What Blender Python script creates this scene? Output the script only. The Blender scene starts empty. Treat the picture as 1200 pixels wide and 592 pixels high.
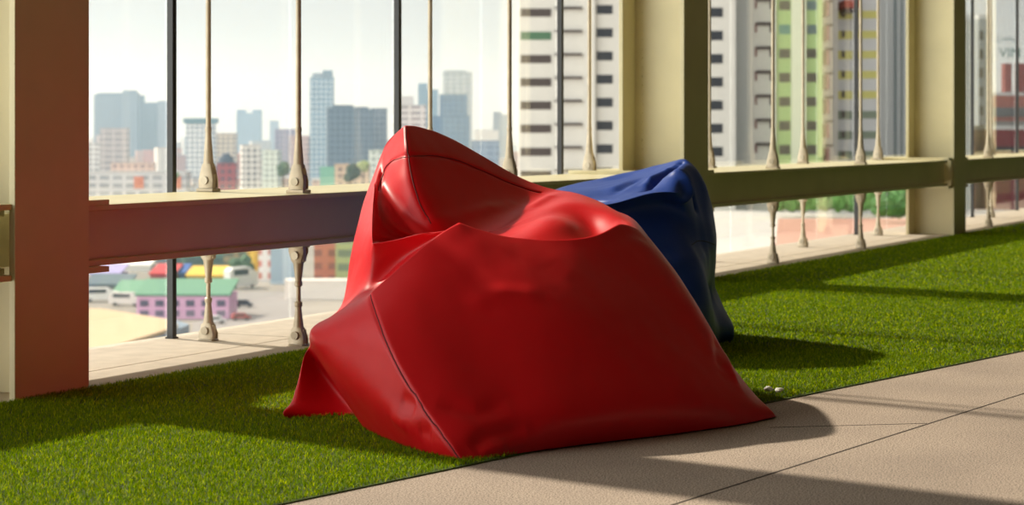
import bpy, bmesh, math, random
import numpy as np
from mathutils import Vector, Matrix, noise
R = math.radians
sc = bpy.context.scene
col = sc.collection

# ---------------------------------------------------------------- camera, sky, sun, exposure
F = 2450.0                       # focal length in pixels of the 1200 px frame
TH = math.atan(1230 / F)         # angle between the view and the long axis of the facade
CT, ST = math.cos(TH), math.sin(TH)
EYE = 1.0
HZ = 150.0                       # horizon row
cam_d = bpy.data.cameras.new('camera')
cam_d.sensor_width = 36.0
cam_d.lens = 36.0 * F / 1200
cam_d.shift_y = -(296 - HZ) / 1200
cam_d.clip_end = 20000
cam_d.dof.use_dof = True
cam_d.dof.focus_distance = 7.2
cam_d.dof.aperture_fstop = 5.2
cam = bpy.data.objects.new('camera', cam_d)
cam.location = (0, 0, EYE)
cam.rotation_euler = (R(90), 0, TH - R(90))
col.objects.link(cam)
sc.camera = cam

sc.view_settings.view_transform = 'Standard'
sc.view_settings.look = 'None'
sc.view_settings.exposure = 0.34
sc.view_settings.gamma = 1.0
sc.view_settings.use_curve_mapping = False
try:
    sc.cycles.max_bounces = 10
    sc.cycles.transparent_max_bounces = 24
    sc.cycles.volume_bounces = 1
except Exception:
    pass

SUN_V = Vector((0.22, 1.0, 0.80 * math.hypot(0.22, 1.0))).normalized()   # towards the sun
sun_d = bpy.data.lights.new('sun', 'SUN')
sun_d.energy = 5.2
sun_d.color = (1.0, 0.89, 0.74)
sun_d.angle = R(1.3)
sun = bpy.data.objects.new('sun', sun_d)
sun.rotation_euler = SUN_V.to_track_quat('Z', 'Y').to_euler()
sun.location = (10, 30, 30)
col.objects.link(sun)

world = bpy.data.worlds.new('sky')
sc.world = world
world.use_nodes = True
nt = world.node_tree
nt.nodes.clear()
tc = nt.nodes.new('ShaderNodeTexCoord')
sx = nt.nodes.new('ShaderNodeSeparateXYZ')
ramp = nt.nodes.new('ShaderNodeValToRGB')
ramp.color_ramp.elements[0].position = 0.0
ramp.color_ramp.elements[0].color = (0.80, 0.76, 0.69, 1)
ramp.color_ramp.elements[1].position = 0.07
ramp.color_ramp.elements[1].color = (0.77, 0.775, 0.76, 1)
e = ramp.color_ramp.elements.new(0.5)
e.color = (0.36, 0.38, 0.39, 1)
nz = nt.nodes.new('ShaderNodeTexNoise')
nz.inputs['Scale'].default_value = 5.0
nz.inputs['Detail'].default_value = 5.0
mp = nt.nodes.new('ShaderNodeMapping')
mp.inputs['Scale'].default_value = (1, 1, 5)
mx = nt.nodes.new('ShaderNodeMix')
mx.data_type = 'RGBA'
cr = nt.nodes.new('ShaderNodeValToRGB')
cr.color_ramp.elements[0].position = 0.42
cr.color_ramp.elements[0].color = (0, 0, 0, 1)
cr.color_ramp.elements[1].position = 0.7
cr.color_ramp.elements[1].color = (0.7, 0.7, 0.7, 1)
bg = nt.nodes.new('ShaderNodeBackground')
bg.inputs['Strength'].default_value = 1.0
wo = nt.nodes.new('ShaderNodeOutputWorld')
L = nt.links.new
L(tc.outputs['Generated'], sx.inputs[0])
L(sx.outputs['Z'], ramp.inputs[0])
L(tc.outputs['Generated'], mp.inputs[0])
L(mp.outputs[0], nz.inputs['Vector'])
L(nz.outputs['Fac'], cr.inputs[0])
L(cr.outputs[0], mx.inputs['Factor'])
L(ramp.outputs[0], mx.inputs['A'])
mx.inputs['B'].default_value = (0.80, 0.77, 0.71, 1)
dp = nt.nodes.new('ShaderNodeVectorMath'); dp.operation = 'DOT_PRODUCT'
gv = Vector((-0.80, 0.50, 0.32)).normalized()
dp.inputs[1].default_value = gv
gr = nt.nodes.new('ShaderNodeMapRange'); gr.interpolation_type = 'SMOOTHSTEP'
gr.inputs['From Min'].default_value = 0.35; gr.inputs['From Max'].default_value = 1.0
gr.inputs['To Min'].default_value = 0.80; gr.inputs['To Max'].default_value = 5.0
L(tc.outputs['Generated'], dp.inputs[0]); L(dp.outputs['Value'], gr.inputs['Value']); L(gr.outputs[0], bg.inputs['Strength'])
L(mx.outputs['Result'], bg.inputs[0])
L(bg.outputs[0], wo.inputs[0])


# ---------------------------------------------------------------- helpers
def PW(x, y, d):
    """world point seen at pixel x, y at depth d"""
    lat = (x - 600) * d / F
    return Vector((d * CT + lat * ST, d * ST - lat * CT, EYE - (y - HZ) * d / F))

def CW(lat, d, z=0.0):
    return Vector((d * CT + lat * ST, d * ST - lat * CT, z))

def to_px(X, Y, Z):
    d = X * CT + Y * ST
    return 600 + F * (X * ST - Y * CT) / d, HZ + F * (EYE - Z) / d, d

def lin(r, g, b):
    f = lambda v: (v / 255 / 12.92) if v <= 10.3 else ((v / 255 + 0.055) / 1.055) ** 2.4
    return (f(r), f(g), f(b), 1.0)

def mat(name, color, rough=0.6, metal=0.0, var=0.0, scale=8.0, bump=0.0, bscale=60.0, spec=0.5, coat=0.0):
    m = bpy.data.materials.new(name)
    m.use_nodes = True
    n = m.node_tree.nodes
    b = n['Principled BSDF']
    b.inputs['Base Color'].default_value = color
    b.inputs['Roughness'].default_value = rough
    b.inputs['Metallic'].default_value = metal
    b.inputs['Specular IOR Level'].default_value = spec
    if coat:
        b.inputs['Coat Weight'].default_value = coat
        b.inputs['Coat Roughness'].default_value = 0.25
    l = m.node_tree.links.new
    if var or bump:
        t = n.new('ShaderNodeTexCoord')
    if var:
        z = n.new('ShaderNodeTexNoise')
        z.inputs['Scale'].default_value = scale
        z.inputs['Detail'].default_value = 6
        c = n.new('ShaderNodeValToRGB')
        c.color_ramp.elements[0].position = 0.3
        c.color_ramp.elements[1].position = 0.7
        c.color_ramp.elements[0].color = tuple(v * (1 - var) for v in color[:3]) + (1,)
        c.color_ramp.elements[1].color = tuple(min(1, v * (1 + var)) for v in color[:3]) + (1,)
        l(t.outputs['Object'], z.inputs['Vector'])
        l(z.outputs['Fac'], c.inputs[0])
        l(c.outputs[0], b.inputs['Base Color'])
    if bump:
        z2 = n.new('ShaderNodeTexNoise')
        z2.inputs['Scale'].default_value = bscale
        z2.inputs['Detail'].default_value = 3
        bm_ = n.new('ShaderNodeBump')
        bm_.inputs['Strength'].default_value = bump
        bm_.inputs['Distance'].default_value = 0.01
        l(t.outputs['Object'], z2.inputs['Vector'])
        l(z2.outputs['Fac'], bm_.inputs['Height'])
        l(bm_.outputs[0], b.inputs['Normal'])
    return m

def facade_mat(name, wall, glass, w, h, mortar=0.35, rough=0.6):
    """storeys of windows as a pattern in the wall"""
    m = bpy.data.materials.new(name)
    m.use_nodes = True
    n = m.node_tree.nodes
    l = m.node_tree.links.new
    b = n['Principled BSDF']
    b.inputs['Roughness'].default_value = rough
    t = n.new('ShaderNodeTexCoord')
    s = n.new('ShaderNodeSeparateXYZ')
    a = n.new('ShaderNodeMath'); a.operation = 'ADD'
    c = n.new('ShaderNodeCombineXYZ')
    br = n.new('ShaderNodeTexBrick')
    br.offset = 0.0
    br.inputs['Color1'].default_value = glass
    br.inputs['Color2'].default_value = tuple(v * 0.75 for v in glass[:3]) + (1,)
    br.inputs['Mortar'].default_value = wall
    br.inputs['Scale'].default_value = 1.0
    br.inputs['Mortar Size'].default_value = mortar * h * 0.5
    br.inputs['Mortar Smooth'].default_value = 0.1
    br.inputs['Brick Width'].default_value = w
    br.inputs['Row Height'].default_value = h
    l(t.outputs['Object'], s.inputs[0])
    l(s.outputs['X'], a.inputs[0]); l(s.outputs['Y'], a.inputs[1])
    l(a.outputs[0], c.inputs['X']); l(s.outputs['Z'], c.inputs['Y'])
    l(c.outputs[0], br.inputs['Vector'])
    l(br.outputs['Color'], b.inputs['Base Color'])
    return m

class MB:
    def __init__(self):
        self.v = []; self.f = []
    def box(self, x0, x1, y0, y1, z0, z1, M=None):
        o = len(self.v)
        for z in (z0, z1):
            for (x, y) in ((x0, y0), (x1, y0), (x1, y1), (x0, y1)):
                p = Vector((x, y, z))
                self.v.append(M @ p if M else p)
        for q in ((0, 3, 2, 1), (4, 5, 6, 7), (0, 1, 5, 4), (1, 2, 6, 5), (2, 3, 7, 6), (3, 0, 4, 7)):
            self.f.append([o + i for i in q])
        return self
    def prism(self, pts, z0, z1, M=None):
        o = len(self.v); n = len(pts)
        for z in (z0, z1):
            for (x, y) in pts:
                p = Vector((x, y, z))
                self.v.append(M @ p if M else p)
        self.f.append([o + i for i in range(n)][::-1])
        self.f.append([o + n + i for i in range(n)])
        for i in range(n):
            j = (i + 1) % n
            self.f.append([o + i, o + j, o + n + j, o + n + i])
        return self
    def lathe(self, prof, seg=14, M=None, sx=1.0, sy=1.0):
        """prof: list of (radius, z), closed with caps"""
        o = len(self.v); n = len(prof)
        for (r, z) in prof:
            for k in range(seg):
                a = 2 * math.pi * k / seg
                p = Vector((r * sx * math.cos(a), r * sy * math.sin(a), z))
                self.v.append(M @ p if M else p)
        for i in range(n - 1):
            for k in range(seg):
                k2 = (k + 1) % seg
                self.f.append([o + i * seg + k, o + i * seg + k2, o + (i + 1) * seg + k2, o + (i + 1) * seg + k])
        self.f.append([o + k for k in range(seg)][::-1])
        self.f.append([o + (n - 1) * seg + k for k in range(seg)])
        return self
    def tube(self, pts, rad, seg=6):
        o = len(self.v); n = len(pts)
        pts = [Vector(p) for p in pts]
        for i, p in enumerate(pts):
            t = (pts[min(i + 1, n - 1)] - pts[max(i - 1, 0)]).normalized()
            u = t.orthogonal().normalized() if i == 0 else (u - t * u.dot(t)).normalized()
            w = t.cross(u)
            for k in range(seg):
                a = 2 * math.pi * k / seg
                self.v.append(p + (u * math.cos(a) + w * math.sin(a)) * rad)
        for i in range(n - 1):
            for k in range(seg):
                k2 = (k + 1) % seg
                self.f.append([o + i * seg + k, o + i * seg + k2, o + (i + 1) * seg + k2, o + (i + 1) * seg + k])
        self.f.append([o + k for k in range(seg)][::-1])
        self.f.append([o + (n - 1) * seg + k for k in range(seg)])
        return self
    def build(self, name, m, parent=None, loc=None, smooth=False, bevel=0.0):
        me = bpy.data.meshes.new(name)
        me.from_pydata([tuple(v) for v in self.v], [], self.f)
        me.update()
        if smooth:
            me.shade_smooth()
            me.set_sharp_from_angle(angle=R(40))
        me.materials.append(m)
        o = bpy.data.objects.new(name, me)
        col.objects.link(o)
        if parent: o.parent = parent
        if loc is not None: o.location = loc
        if bevel:
            bv = o.modifiers.new('bevel', 'BEVEL'); bv.width = bevel; bv.segments = 2; bv.limit_method = 'ANGLE'
        return o

def tag(o, label=None, cat=None, group=None, kind=None):
    if label: o['label'] = label
    if cat: o['category'] = cat
    if group: o['group'] = group
    if kind: o['kind'] = kind
    return o

def empty(name, loc, label, cat, group=None, rz=0.0):
    o = bpy.data.objects.new(name, None)
    o.empty_display_size = 0.1
    o.location = loc
    o.rotation_euler = (0, 0, rz)
    col.objects.link(o)
    return tag(o, label, cat, group)

def copy_tree(o, loc, label=None):
    c = o.copy(); col.objects.link(c); c.location = loc
    if label: c['label'] = label
    for ch in o.children:
        d = ch.copy(); col.objects.link(d); d.parent = c
        for g in ch.children:
            e_ = g.copy(); col.objects.link(e_); e_.parent = d
    return c

random.seed(7)
np.random.seed(7)

# ---------------------------------------------------------------- materials of the terrace
M_steel = mat('cream_painted_steel', lin(206, 195, 154), 0.42, var=0.05, scale=3)
M_rod = mat('weathered_rod_steel', lin(184, 170, 146), 0.42, 0.35, var=0.15, scale=14)
M_pin = mat('pin_steel', lin(150, 140, 122), 0.3, 0.7)
M_black = mat('black_aluminium', lin(18, 18, 19), 0.4)
M_added_ceiling = mat('added_ceiling_paint', lin(150, 140, 122), 0.8)
M_added_wall = mat('added_wall_paint', lin(104, 94, 82), 0.8)

def granite():
    m = bpy.data.materials.new('flamed_granite')
    m.use_nodes = True
    n = m.node_tree.nodes; l = m.node_tree.links.new
    b = n['Principled BSDF']; b.inputs['Roughness'].default_value = 0.75
    t = n.new('ShaderNodeTexCoord')
    z1 = n.new('ShaderNodeTexNoise'); z1.inputs['Scale'].default_value = 190; z1.inputs['Detail'].default_value = 3
    z2 = n.new('ShaderNodeTexNoise'); z2.inputs['Scale'].default_value = 1.6; z2.inputs['Detail'].default_value = 5
    c1 = n.new('ShaderNodeValToRGB')
    c1.color_ramp.elements[0].position = 0.36; c1.color_ramp.elements[0].color = lin(74, 66, 59)
    c1.color_ramp.elements[1].position = 0.62; c1.color_ramp.elements[1].color = lin(196, 178, 161)
    q = c1.color_ramp.elements.new(0.46); q.color = lin(158, 141, 127)
    c2 = n.new('ShaderNodeValToRGB')
    c2.color_ramp.elements[0].position = 0.3; c2.color_ramp.elements[0].color = (0.80, 0.79, 0.78, 1)
    c2.color_ramp.elements[1].position = 0.7; c2.color_ramp.elements[1].color = (1.08, 1.07, 1.05, 1)
    mm = n.new('ShaderNodeMix'); mm.data_type = 'RGBA'; mm.blend_type = 'MULTIPLY'
    mm.inputs['Factor'].default_value = 1.0
    bm_ = n.new('ShaderNodeBump'); bm_.inputs['Strength'].default_value = 0.25; bm_.inputs['Distance'].default_value = 0.004
    l(t.outputs['Object'], z1.inputs['Vector']); l(t.outputs['Object'], z2.inputs['Vector'])
    l(z1.outputs['Fac'], c1.inputs[0]); l(z2.outputs['Fac'], c2.inputs[0])
    l(c1.outputs[0], mm.inputs['A']); l(c2.outputs[0], mm.inputs['B'])
    l(mm.outputs['Result'], b.inputs['Base Color'])
    l(z1.outputs['Fac'], bm_.inputs['Height']); l(bm_.outputs[0], b.inputs['Normal'])
    return m
M_granite = granite()
M_ledge = mat('ledge_stone', lin(182, 170, 155), 0.7, var=0.10, scale=9, bump=0.2, bscale=160)
M_joint = mat('joint_dark', lin(70, 60, 52), 0.9)

# ---------------------------------------------------------------- setting: floor, ledge, unseen shell added to block sky light
XL, XR = -9.0, 46.0
GB = 5.04                                             # back edge of the turf
def edge_y(x):                                        # front edge of the turf
    pts = [(-9.0, 5.03), (-5.0, 4.78), (4.68, 3.03), (7.19, 2.576), (9.385, 2.15), (20.0, 0.2), (46.0, -4.4)]
    for (a, b), (c, d) in zip(pts, pts[1:]):
        if x <= c: return b + (d - b) * (x - a) / (c - a)
    return pts[-1][1]

fl = MB().box(XL, XR, -6.0, 5.04, -0.25, 0.0).build('floor', M_granite); tag(fl, kind='structure')
# ledge slabs with open joints between them
def slab_joint(name, a, b, w, z, m):
    a = Vector(a); b = Vector(b); t = (b - a).normalized(); n_ = Vector((-t.y, t.x)) * w / 2
    pts = [tuple(a - n_), tuple(b - n_), tuple(b + n_), tuple(a + n_)]
    o = MB().prism(pts, z - 0.01, z).build(name, m)
    return tag(o, kind='structure')
slab_joint('trim_1', (3.0, 2.338), (9.0, 1.69), 0.006, 0.0012, M_joint)
slab_joint('trim_2', (9.0, 1.69), (30.0, -0.6), 0.006, 0.0012, M_joint)
slab_joint('trim_3', (6.62, 2.36), (6.95, 1.92), 0.004, 0.0010, M_joint)
lb = MB().box(XL, XR, 5.04, 5.99, -0.35, -0.006).build('trim_4', M_joint); tag(lb, kind='structure')
lm = MB()
xs = [XL + 0.2 + 2.157 * k for k in range(26)]
for a, b in zip(xs, xs[1:]):
    a_, b_ = a + 0.006, b - 0.006
    lm.box(a_, b_, 5.045, 5.395, -0.1, 0.0)
    lm.box(a_, b_, 5.405, 5.99, -0.1, 0.0)
ld = lm.build('trim_5', M_ledge); tag(ld, kind='structure')
ce = MB().box(XL, XR, -6.0, 6.1, 4.7, 4.9).build('added_ceiling', M_added_ceiling); tag(ce, kind='structure')  # unseen slab added overhead to cut the ambient sky light
wr_ = MB().box(XR, XR + .2, -6.0, 5.0, -0.25, 4.7).build('added_wall_right', M_added_wall); tag(wr_, kind='structure')  # unseen far end closed off, added to darken the blue bag's right side
wl = MB().box(XL - .2, XL, -6.0, 5.0, -0.25, 4.7).build('added_wall_left', M_added_wall); tag(wl, kind='structure')  # unseen near end closed off, added to keep light off the column fronts
bw = MB().box(XL, XR, -6.2, -6.0, -0.25, 4.9).build('added_wall_back', M_added_wall); tag(bw, kind='structure')  # unseen dark backdrop added behind the view to deepen the shaded fronts

# ---------------------------------------------------------------- glazing
def glass_mat():
    m = bpy.data.materials.new('clear_glass')
    m.use_nodes = True
    n = m.node_tree.nodes; l = m.node_tree.links.new
    n.clear()
    out = n.new('ShaderNodeOutputMaterial')
    tr = n.new('ShaderNodeBsdfTransparent'); tr.inputs[0].default_value = (0.965, 0.975, 0.965, 1)
    gl = n.new('ShaderNodeBsdfGlossy'); gl.inputs['Roughness'].default_value = 0.0
    fr = n.new('ShaderNodeFresnel')
    ge = n.new('ShaderNodeNewGeometry'); mr = n.new('ShaderNodeMapRange')
    mr.inputs['To Min'].default_value = 1.42; mr.inputs['To Max'].default_value = 1 / 1.42
    l(ge.outputs['Backfacing'], mr.inputs['Value']); l(mr.outputs[0], fr.inputs['IOR'])
    mx_ = n.new('ShaderNodeMixShader')
    l(fr.outputs[0], mx_.inputs[0]); l(tr.outputs[0], mx_.inputs[1]); l(gl.outputs[0], mx_.inputs[2])
    l(mx_.outputs[0], out.inputs[0])
    return m
M_glass = glass_mat()
M_silicone = mat('grey_joint', lin(190, 190, 184), 0.5)
GX = 8.15; GS = 2.157; GY = 5.93
k0, k1 = -8, 17
wn = 0
for k in range(k0, k1):
    for h in (0, 1):
        xa = GX + GS * (k + 0.5 * h) + 0.006
        xb = GX + GS * (k + 0.5 * (h + 1)) - 0.006
        wn += 1
        o = MB().box(xa, xb, GY - 0.006, GY + 0.006, -0.006, 4.7).build('window_%d' % wn, M_glass)
        tag(o, kind='structure')
post_labels = {0: 'black glazing post nearest the brown left column, rising from the ledge',
               1: 'black glazing post just left of the red bag peak',
               2: 'black glazing post in front of the white block, left of the middle column',
               5: 'black glazing post beside the green-striped block, left of the right column',
               7: 'black glazing post beyond the right column at the frame edge',
               6: 'thin black glazing post close behind the right column',
               4: 'black glazing post hidden behind the rod right of the middle column'}
for k in range(0, 12):
    if k in (3, 4): continue
    x = GX + GS * k
    o = empty('glazing_post', (x, GY - 0.03, 0), post_labels.get(k, 'black glazing post further along the facade past the right column'), 'post', 'black glazing posts along the facade')
    MB().box(-0.016, 0.016, -0.016, 0.016, 0, 4.7).build('mullion', M_black, o)
    MB().box(-0.022, 0.022, -0.022, 0.022, 0, 0.008).build('foot_plate', M_black, o)

# ---------------------------------------------------------------- steel columns
CX = [6.215, 12.72, 19.40, 26.0]
clabel = ['wide steel column at the left edge with a brown shaded face, standing by the turf',
          'cream steel column in the middle, behind the blue bean bag',
          'cream steel column on the right where the beam ends, standing on the ledge',
          'far steel column beyond the right edge of the view']
for x, lb_ in zip(CX, clabel):
    o = empty('steel_column', (x, 5.04, 0), lb_, 'column', 'steel columns along the facade')
    MB().box(-0.215, 0.215, 0.0, 0.028, 0, 4.7).build('flange', M_steel, o, bevel=0.003)
    MB().box(-0.215, 0.215, 0.43, 0.458, 0, 4.7).build('flange', M_steel, o, bevel=0.003)
    MB().box(-0.011, 0.011, 0.028, 0.43, 0, 4.7).build('web', M_steel, o)
    if x == CX[1]:                                   # bolt heads along the back edge of the web
        for i in range(26):
            MB().lathe([(0.011, -0.025), (0.011, -0.011)], 6, Matrix.Translation((0, 0.385, 0.74 + 0.06 * i)) @ Matrix.Rotation(R(90), 4, 'Y')).build('bolt', M_steel, o)
# ---------------------------------------------------------------- beams
BT, BB = 0.70, 0.462
ends = [-9.0] + CX + [34.0]
blabel = ['steel beam stub left of the brown column at the frame edge',
          'long steel beam from the brown left column to behind the red bag',
          'olive-shaded steel beam between the middle and the right column',
          'steel beam stretch right of the right column', 'far steel beam past the right edge']
for i, (a, b) in enumerate(zip(ends, ends[1:])):
    xa = a + (0.10 if i else 0); xb = b - 0.20
    o = empty('steel_beam', ((xa + xb) / 2, 5.43, BB), blabel[i], 'beam', 'horizontal steel beams of the facade')
    h = (xb - xa) / 2; z = BT - BB
    MB().box(-h, h, -0.33, 0.35, z - 0.024, z).build('top_flange', M_steel, o, bevel=0.004)
    MB().box(-h, h, -0.33, 0.35, 0, 0.024).build('bottom_flange', M_steel, o, bevel=0.004)
    MB().box(-h, h, -0.285, -0.27, 0.024, z - 0.024).build('web', M_steel, o)
    MB().box(-h, h, 0.29, 0.305, 0.024, z - 0.024).build('web', M_steel, o)
    for s in ((-1, 1) if i else (1,)):
        x0, x1 = (-h, -h + 0.26) if s < 0 else (h - 0.15, h)
        MB().box(x0, x1, -0.375, 0.37, z, z + 0.022).build('splice_plate', M_steel, o, bevel=0.003)
        MB().box(x0, x1, -0.375, 0.37, -0.022, 0).build('splice_plate', M_steel, o, bevel=0.003)
        # the stub that closes the beam against the column web
        x2, x3 = (-h - 0.09, -h) if s < 0 else (h, h + 0.19)
        MB().box(x2, x3, -0.25, 0.25, 0.02, z - 0.02).build('end_stub', M_steel, o)

# ---------------------------------------------------------------- tie rods
def fork(mb, z0, z1, flip=False, r0=0.013, wide=0.043, deep=0.030):
    """long flattened cone that opens into two rounded cheeks round the pin"""
    hh = z1 - z0; seg = 16
    def half(sy):
        rows = []
        for t in (0.0, 0.06, 0.14, 0.24, 0.34, 0.42):
            w = wide * (0.97 + 0.2 * t if t < 0.14 else 1 - 0.42 * (t - 0.14) / 0.28)
            w = max(w, 0.016)
            dp = deep * (1 - 0.30 * t / 0.42)
            y0, y1 = sy * (0.013 if t < 0.36 else 0.004), sy * dp
            z_ = z1 - t * hh if flip else z0 + t * hh
            rows.append([(-w, y0, z_), (w, y0, z_), (w * .93, (y0 + 2 * y1) / 3, z_), (w * .6, y1, z_), (-w * .6, y1, z_), (-w * .93, (y0 + 2 * y1) / 3, z_)])
        v0 = len(mb.v); m = 6
        for rw in rows: mb.v.extend(Vector(p) for p in rw)
        for i in range(len(rows) - 1):
            for k in range(m):
                k2 = (k + 1) % m
                mb.f.append([v0 + i * m + k, v0 + i * m + k2, v0 + (i + 1) * m + k2, v0 + (i + 1) * m + k])
        mb.f.append([v0 + k for k in range(m)]); e0 = v0 + (len(rows) - 1) * m
        mb.f.append([e0 + k for k in range(m)])
    half(-1); half(1)
    v0 = len(mb.v); rows = 0
    for t in (0.36, 0.5, 0.65, 0.8, 0.92, 1.0):
        q = (t - 0.36) / 0.64
        w = (wide * 0.64) * (1 - q) ** 1.15 + r0 * (1 - (1 - q) ** 1.15)
        dp = (deep * 0.76) * (1 - q) ** 1.15 + r0 * (1 - (1 - q) ** 1.15)
        z_ = z1 - t * hh if flip else z0 + t * hh
        for k in range(seg):
            a = 2 * math.pi * k / seg
            mb.v.append(Vector((w * math.cos(a), dp * math.sin(a), z_)))
        rows += 1
    for i in range(rows - 1):
        for k in range(seg):
            k2 = (k + 1) % seg
            mb.f.append([v0 + i * seg + k, v0 + i * seg + k2, v0 + (i + 1) * seg + k2, v0 + (i + 1) * seg + k])
    mb.f.append([v0 + k for k in range(seg)][::-1]); mb.f.append([v0 + (rows - 1) * seg + k for k in range(seg)])
    return mb

def pin_mb(z):
    return MB().lathe([(0.019, -0.037), (0.019, -0.031), (0.012, -0.031), (0.012, 0.031), (0.019, 0.031), (0.019, 0.037)], 14,
                      Matrix.Translation((0, 0, z)) @ Matrix.Rotation(R(90), 4, 'X'))

def make_upper(loc, label, sc_=1.0):
    o = empty('tie_rod', loc, label, 'tie rod', 'tall tie rods above the beam', R(90))
    MB().box(-0.047, 0.047, -0.034, 0.034, 0, 0.016).box(-0.036, 0.036, -0.012, 0.012, 0.012, 0.085).build('base_lug', M_rod, o, bevel=0.003)
    fork(MB(), 0.018, 0.29).build('fork_head', M_rod, o, smooth=True)
    pin_mb(0.054).build('pin', M_pin, o, smooth=True)
    MB().lathe([(0.0125, 0.28), (0.0125, 4.7 - BT)], 14).build('rod', M_rod, o, smooth=True)
    MB().lathe([(0.0145, 0.282), (0.0155, 0.285), (0.0155, 0.30), (0.0135, 0.304)], 14).build('collar', M_rod, o, smooth=True)
    return o

def make_lower(loc, label):
    o = empty('tie_rod_link', loc, label, 'tie rod', 'short tie rod links below the beam', R(90))
    H = BB
    MB().box(-0.04, 0.04, -0.03, 0.03, 0, 0.006).box(-0.036, 0.036, -0.012, 0.012, 0.010, 0.075).build('base_lug', M_rod, o, bevel=0.003)
    fork(MB(), 0.008, 0.185).build('fork_head', M_rod, o, smooth=True)
    pin_mb(0.048).build('pin', M_pin, o, smooth=True)
    MB().lathe([(0.0165, 0.178), (0.0180, 0.184), (0.0180, 0.198), (0.0125, 0.203)], 14).build('collar', M_rod, o, smooth=True)
    MB().lathe([(0.0105, 0.18), (0.0105, 0.30)], 14).build('rod', M_rod, o, smooth=True)
    MB().lathe([(0.0125, 0.270), (0.0180, 0.275), (0.0180, 0.289), (0.0165, 0.295)], 14).build('collar', M_rod, o, smooth=True)
    fork(MB(), H - 0.185, H - 0.008, True).build('fork_head', M_rod, o, smooth=True)
    MB().box(-0.045, 0.045, -0.033, 0.033, H - 0.010, H).box(-0.036, 0.036, -0.012, 0.012, H - 0.075, H - 0.010).build('hanger_lug', M_rod, o, bevel=0.003)
    pin_mb(H - 0.048).build('pin', M_pin, o, smooth=True)
    return o

YI, YO = 5.19, 5.69
where = {(0, 'o'): 'nearest the brown left column, right of the black post',
         (0, 'i'): 'with a big round pin, left of the red bag peak',
         (1, 'o'): 'half hidden behind the peak of the red bag',
         (1, 'i'): 'at the left edge of the white ribbon-window block',
         (2, 'o'): 'just left of the middle column in front of the white block',
         (3, 'o'): 'half hidden at the right edge of the middle column',
         (3, 'i'): 'left of the green-striped block, the thick one',
         (4, 'o'): 'slim one in front of the green-striped block',
         (4, 'i'): 'just right of the black post near the right column',
         (5, 'o'): 'pale slim one closest to the left side of the right column',
         (6, 'i'): 'first to the right of the right column',
         (7, 'o'): 'behind the first rod right of the right column'}
uproto = loproto = None
for (k, row), w in where.items():
    x = GX + GS * k; y = YI if row == 'i' else YO
    lu = 'tall tie rod ' + w
    ll = 'short under-beam rod link ' + w
    if uproto is None:
        uproto = make_upper((x, y, BT), lu); loproto = make_lower((x, y, 0.0), ll)
    else:
        copy_tree(uproto, (x, y, BT), lu); copy_tree(loproto, (x, y, 0.0), ll)

# ---------------------------------------------------------------- turf
M_turfbase = mat('turf_backing', lin(60, 76, 8), 0.95, var=0.3, scale=60)
tp = []
for x in np.linspace(XL, XR, 60): tp.append((x, edge_y(x)))
tp = [(x, min(y, GB - 0.01)) for x, y in tp] + [(XR, GB), (XL, GB)]
tb = MB().prism(tp, 0.0005, 0.004).build('turf_backing', M_turfbase)
tag(tb, 'green artificial turf strip laid along the facade beside the paving', 'turf')
def blade_mat():
    m = bpy.data.materials.new('turf_blade')
    m.use_nodes = True
    n = m.node_tree.nodes; l = m.node_tree.links.new
    b = n['Principled BSDF']
    at = n.new('ShaderNodeAttribute'); at.attribute_name = 'tone'; at.attribute_type = 'GEOMETRY'
    c = n.new('ShaderNodeValToRGB')
    c.color_ramp.elements[0].color = lin(76, 106, 0)
    c.color_ramp.elements[1].color = lin(210, 214, 14)
    q = c.color_ramp.elements.new(0.5); q.color = lin(120, 150, 0)
    l(at.outputs['Fac'], c.inputs[0]); l(c.outputs[0], b.inputs['Base Color'])
    b.inputs['Roughness'].default_value = 0.5
    b.inputs['Specular IOR Level'].default_value = 0.10
    out = n['Material Output']
    tr = n.new('ShaderNodeBsdfTranslucent')
    l(c.outputs[0], tr.inputs[0])
    ms = n.new('ShaderNodeMixShader'); ms.inputs[0].default_value = 0.5
    l(b.outputs[0], ms.inputs[1]); l(tr.outputs[0], ms.inputs[2]); l(ms.outputs[0], out.inputs[0])
    return m
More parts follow.
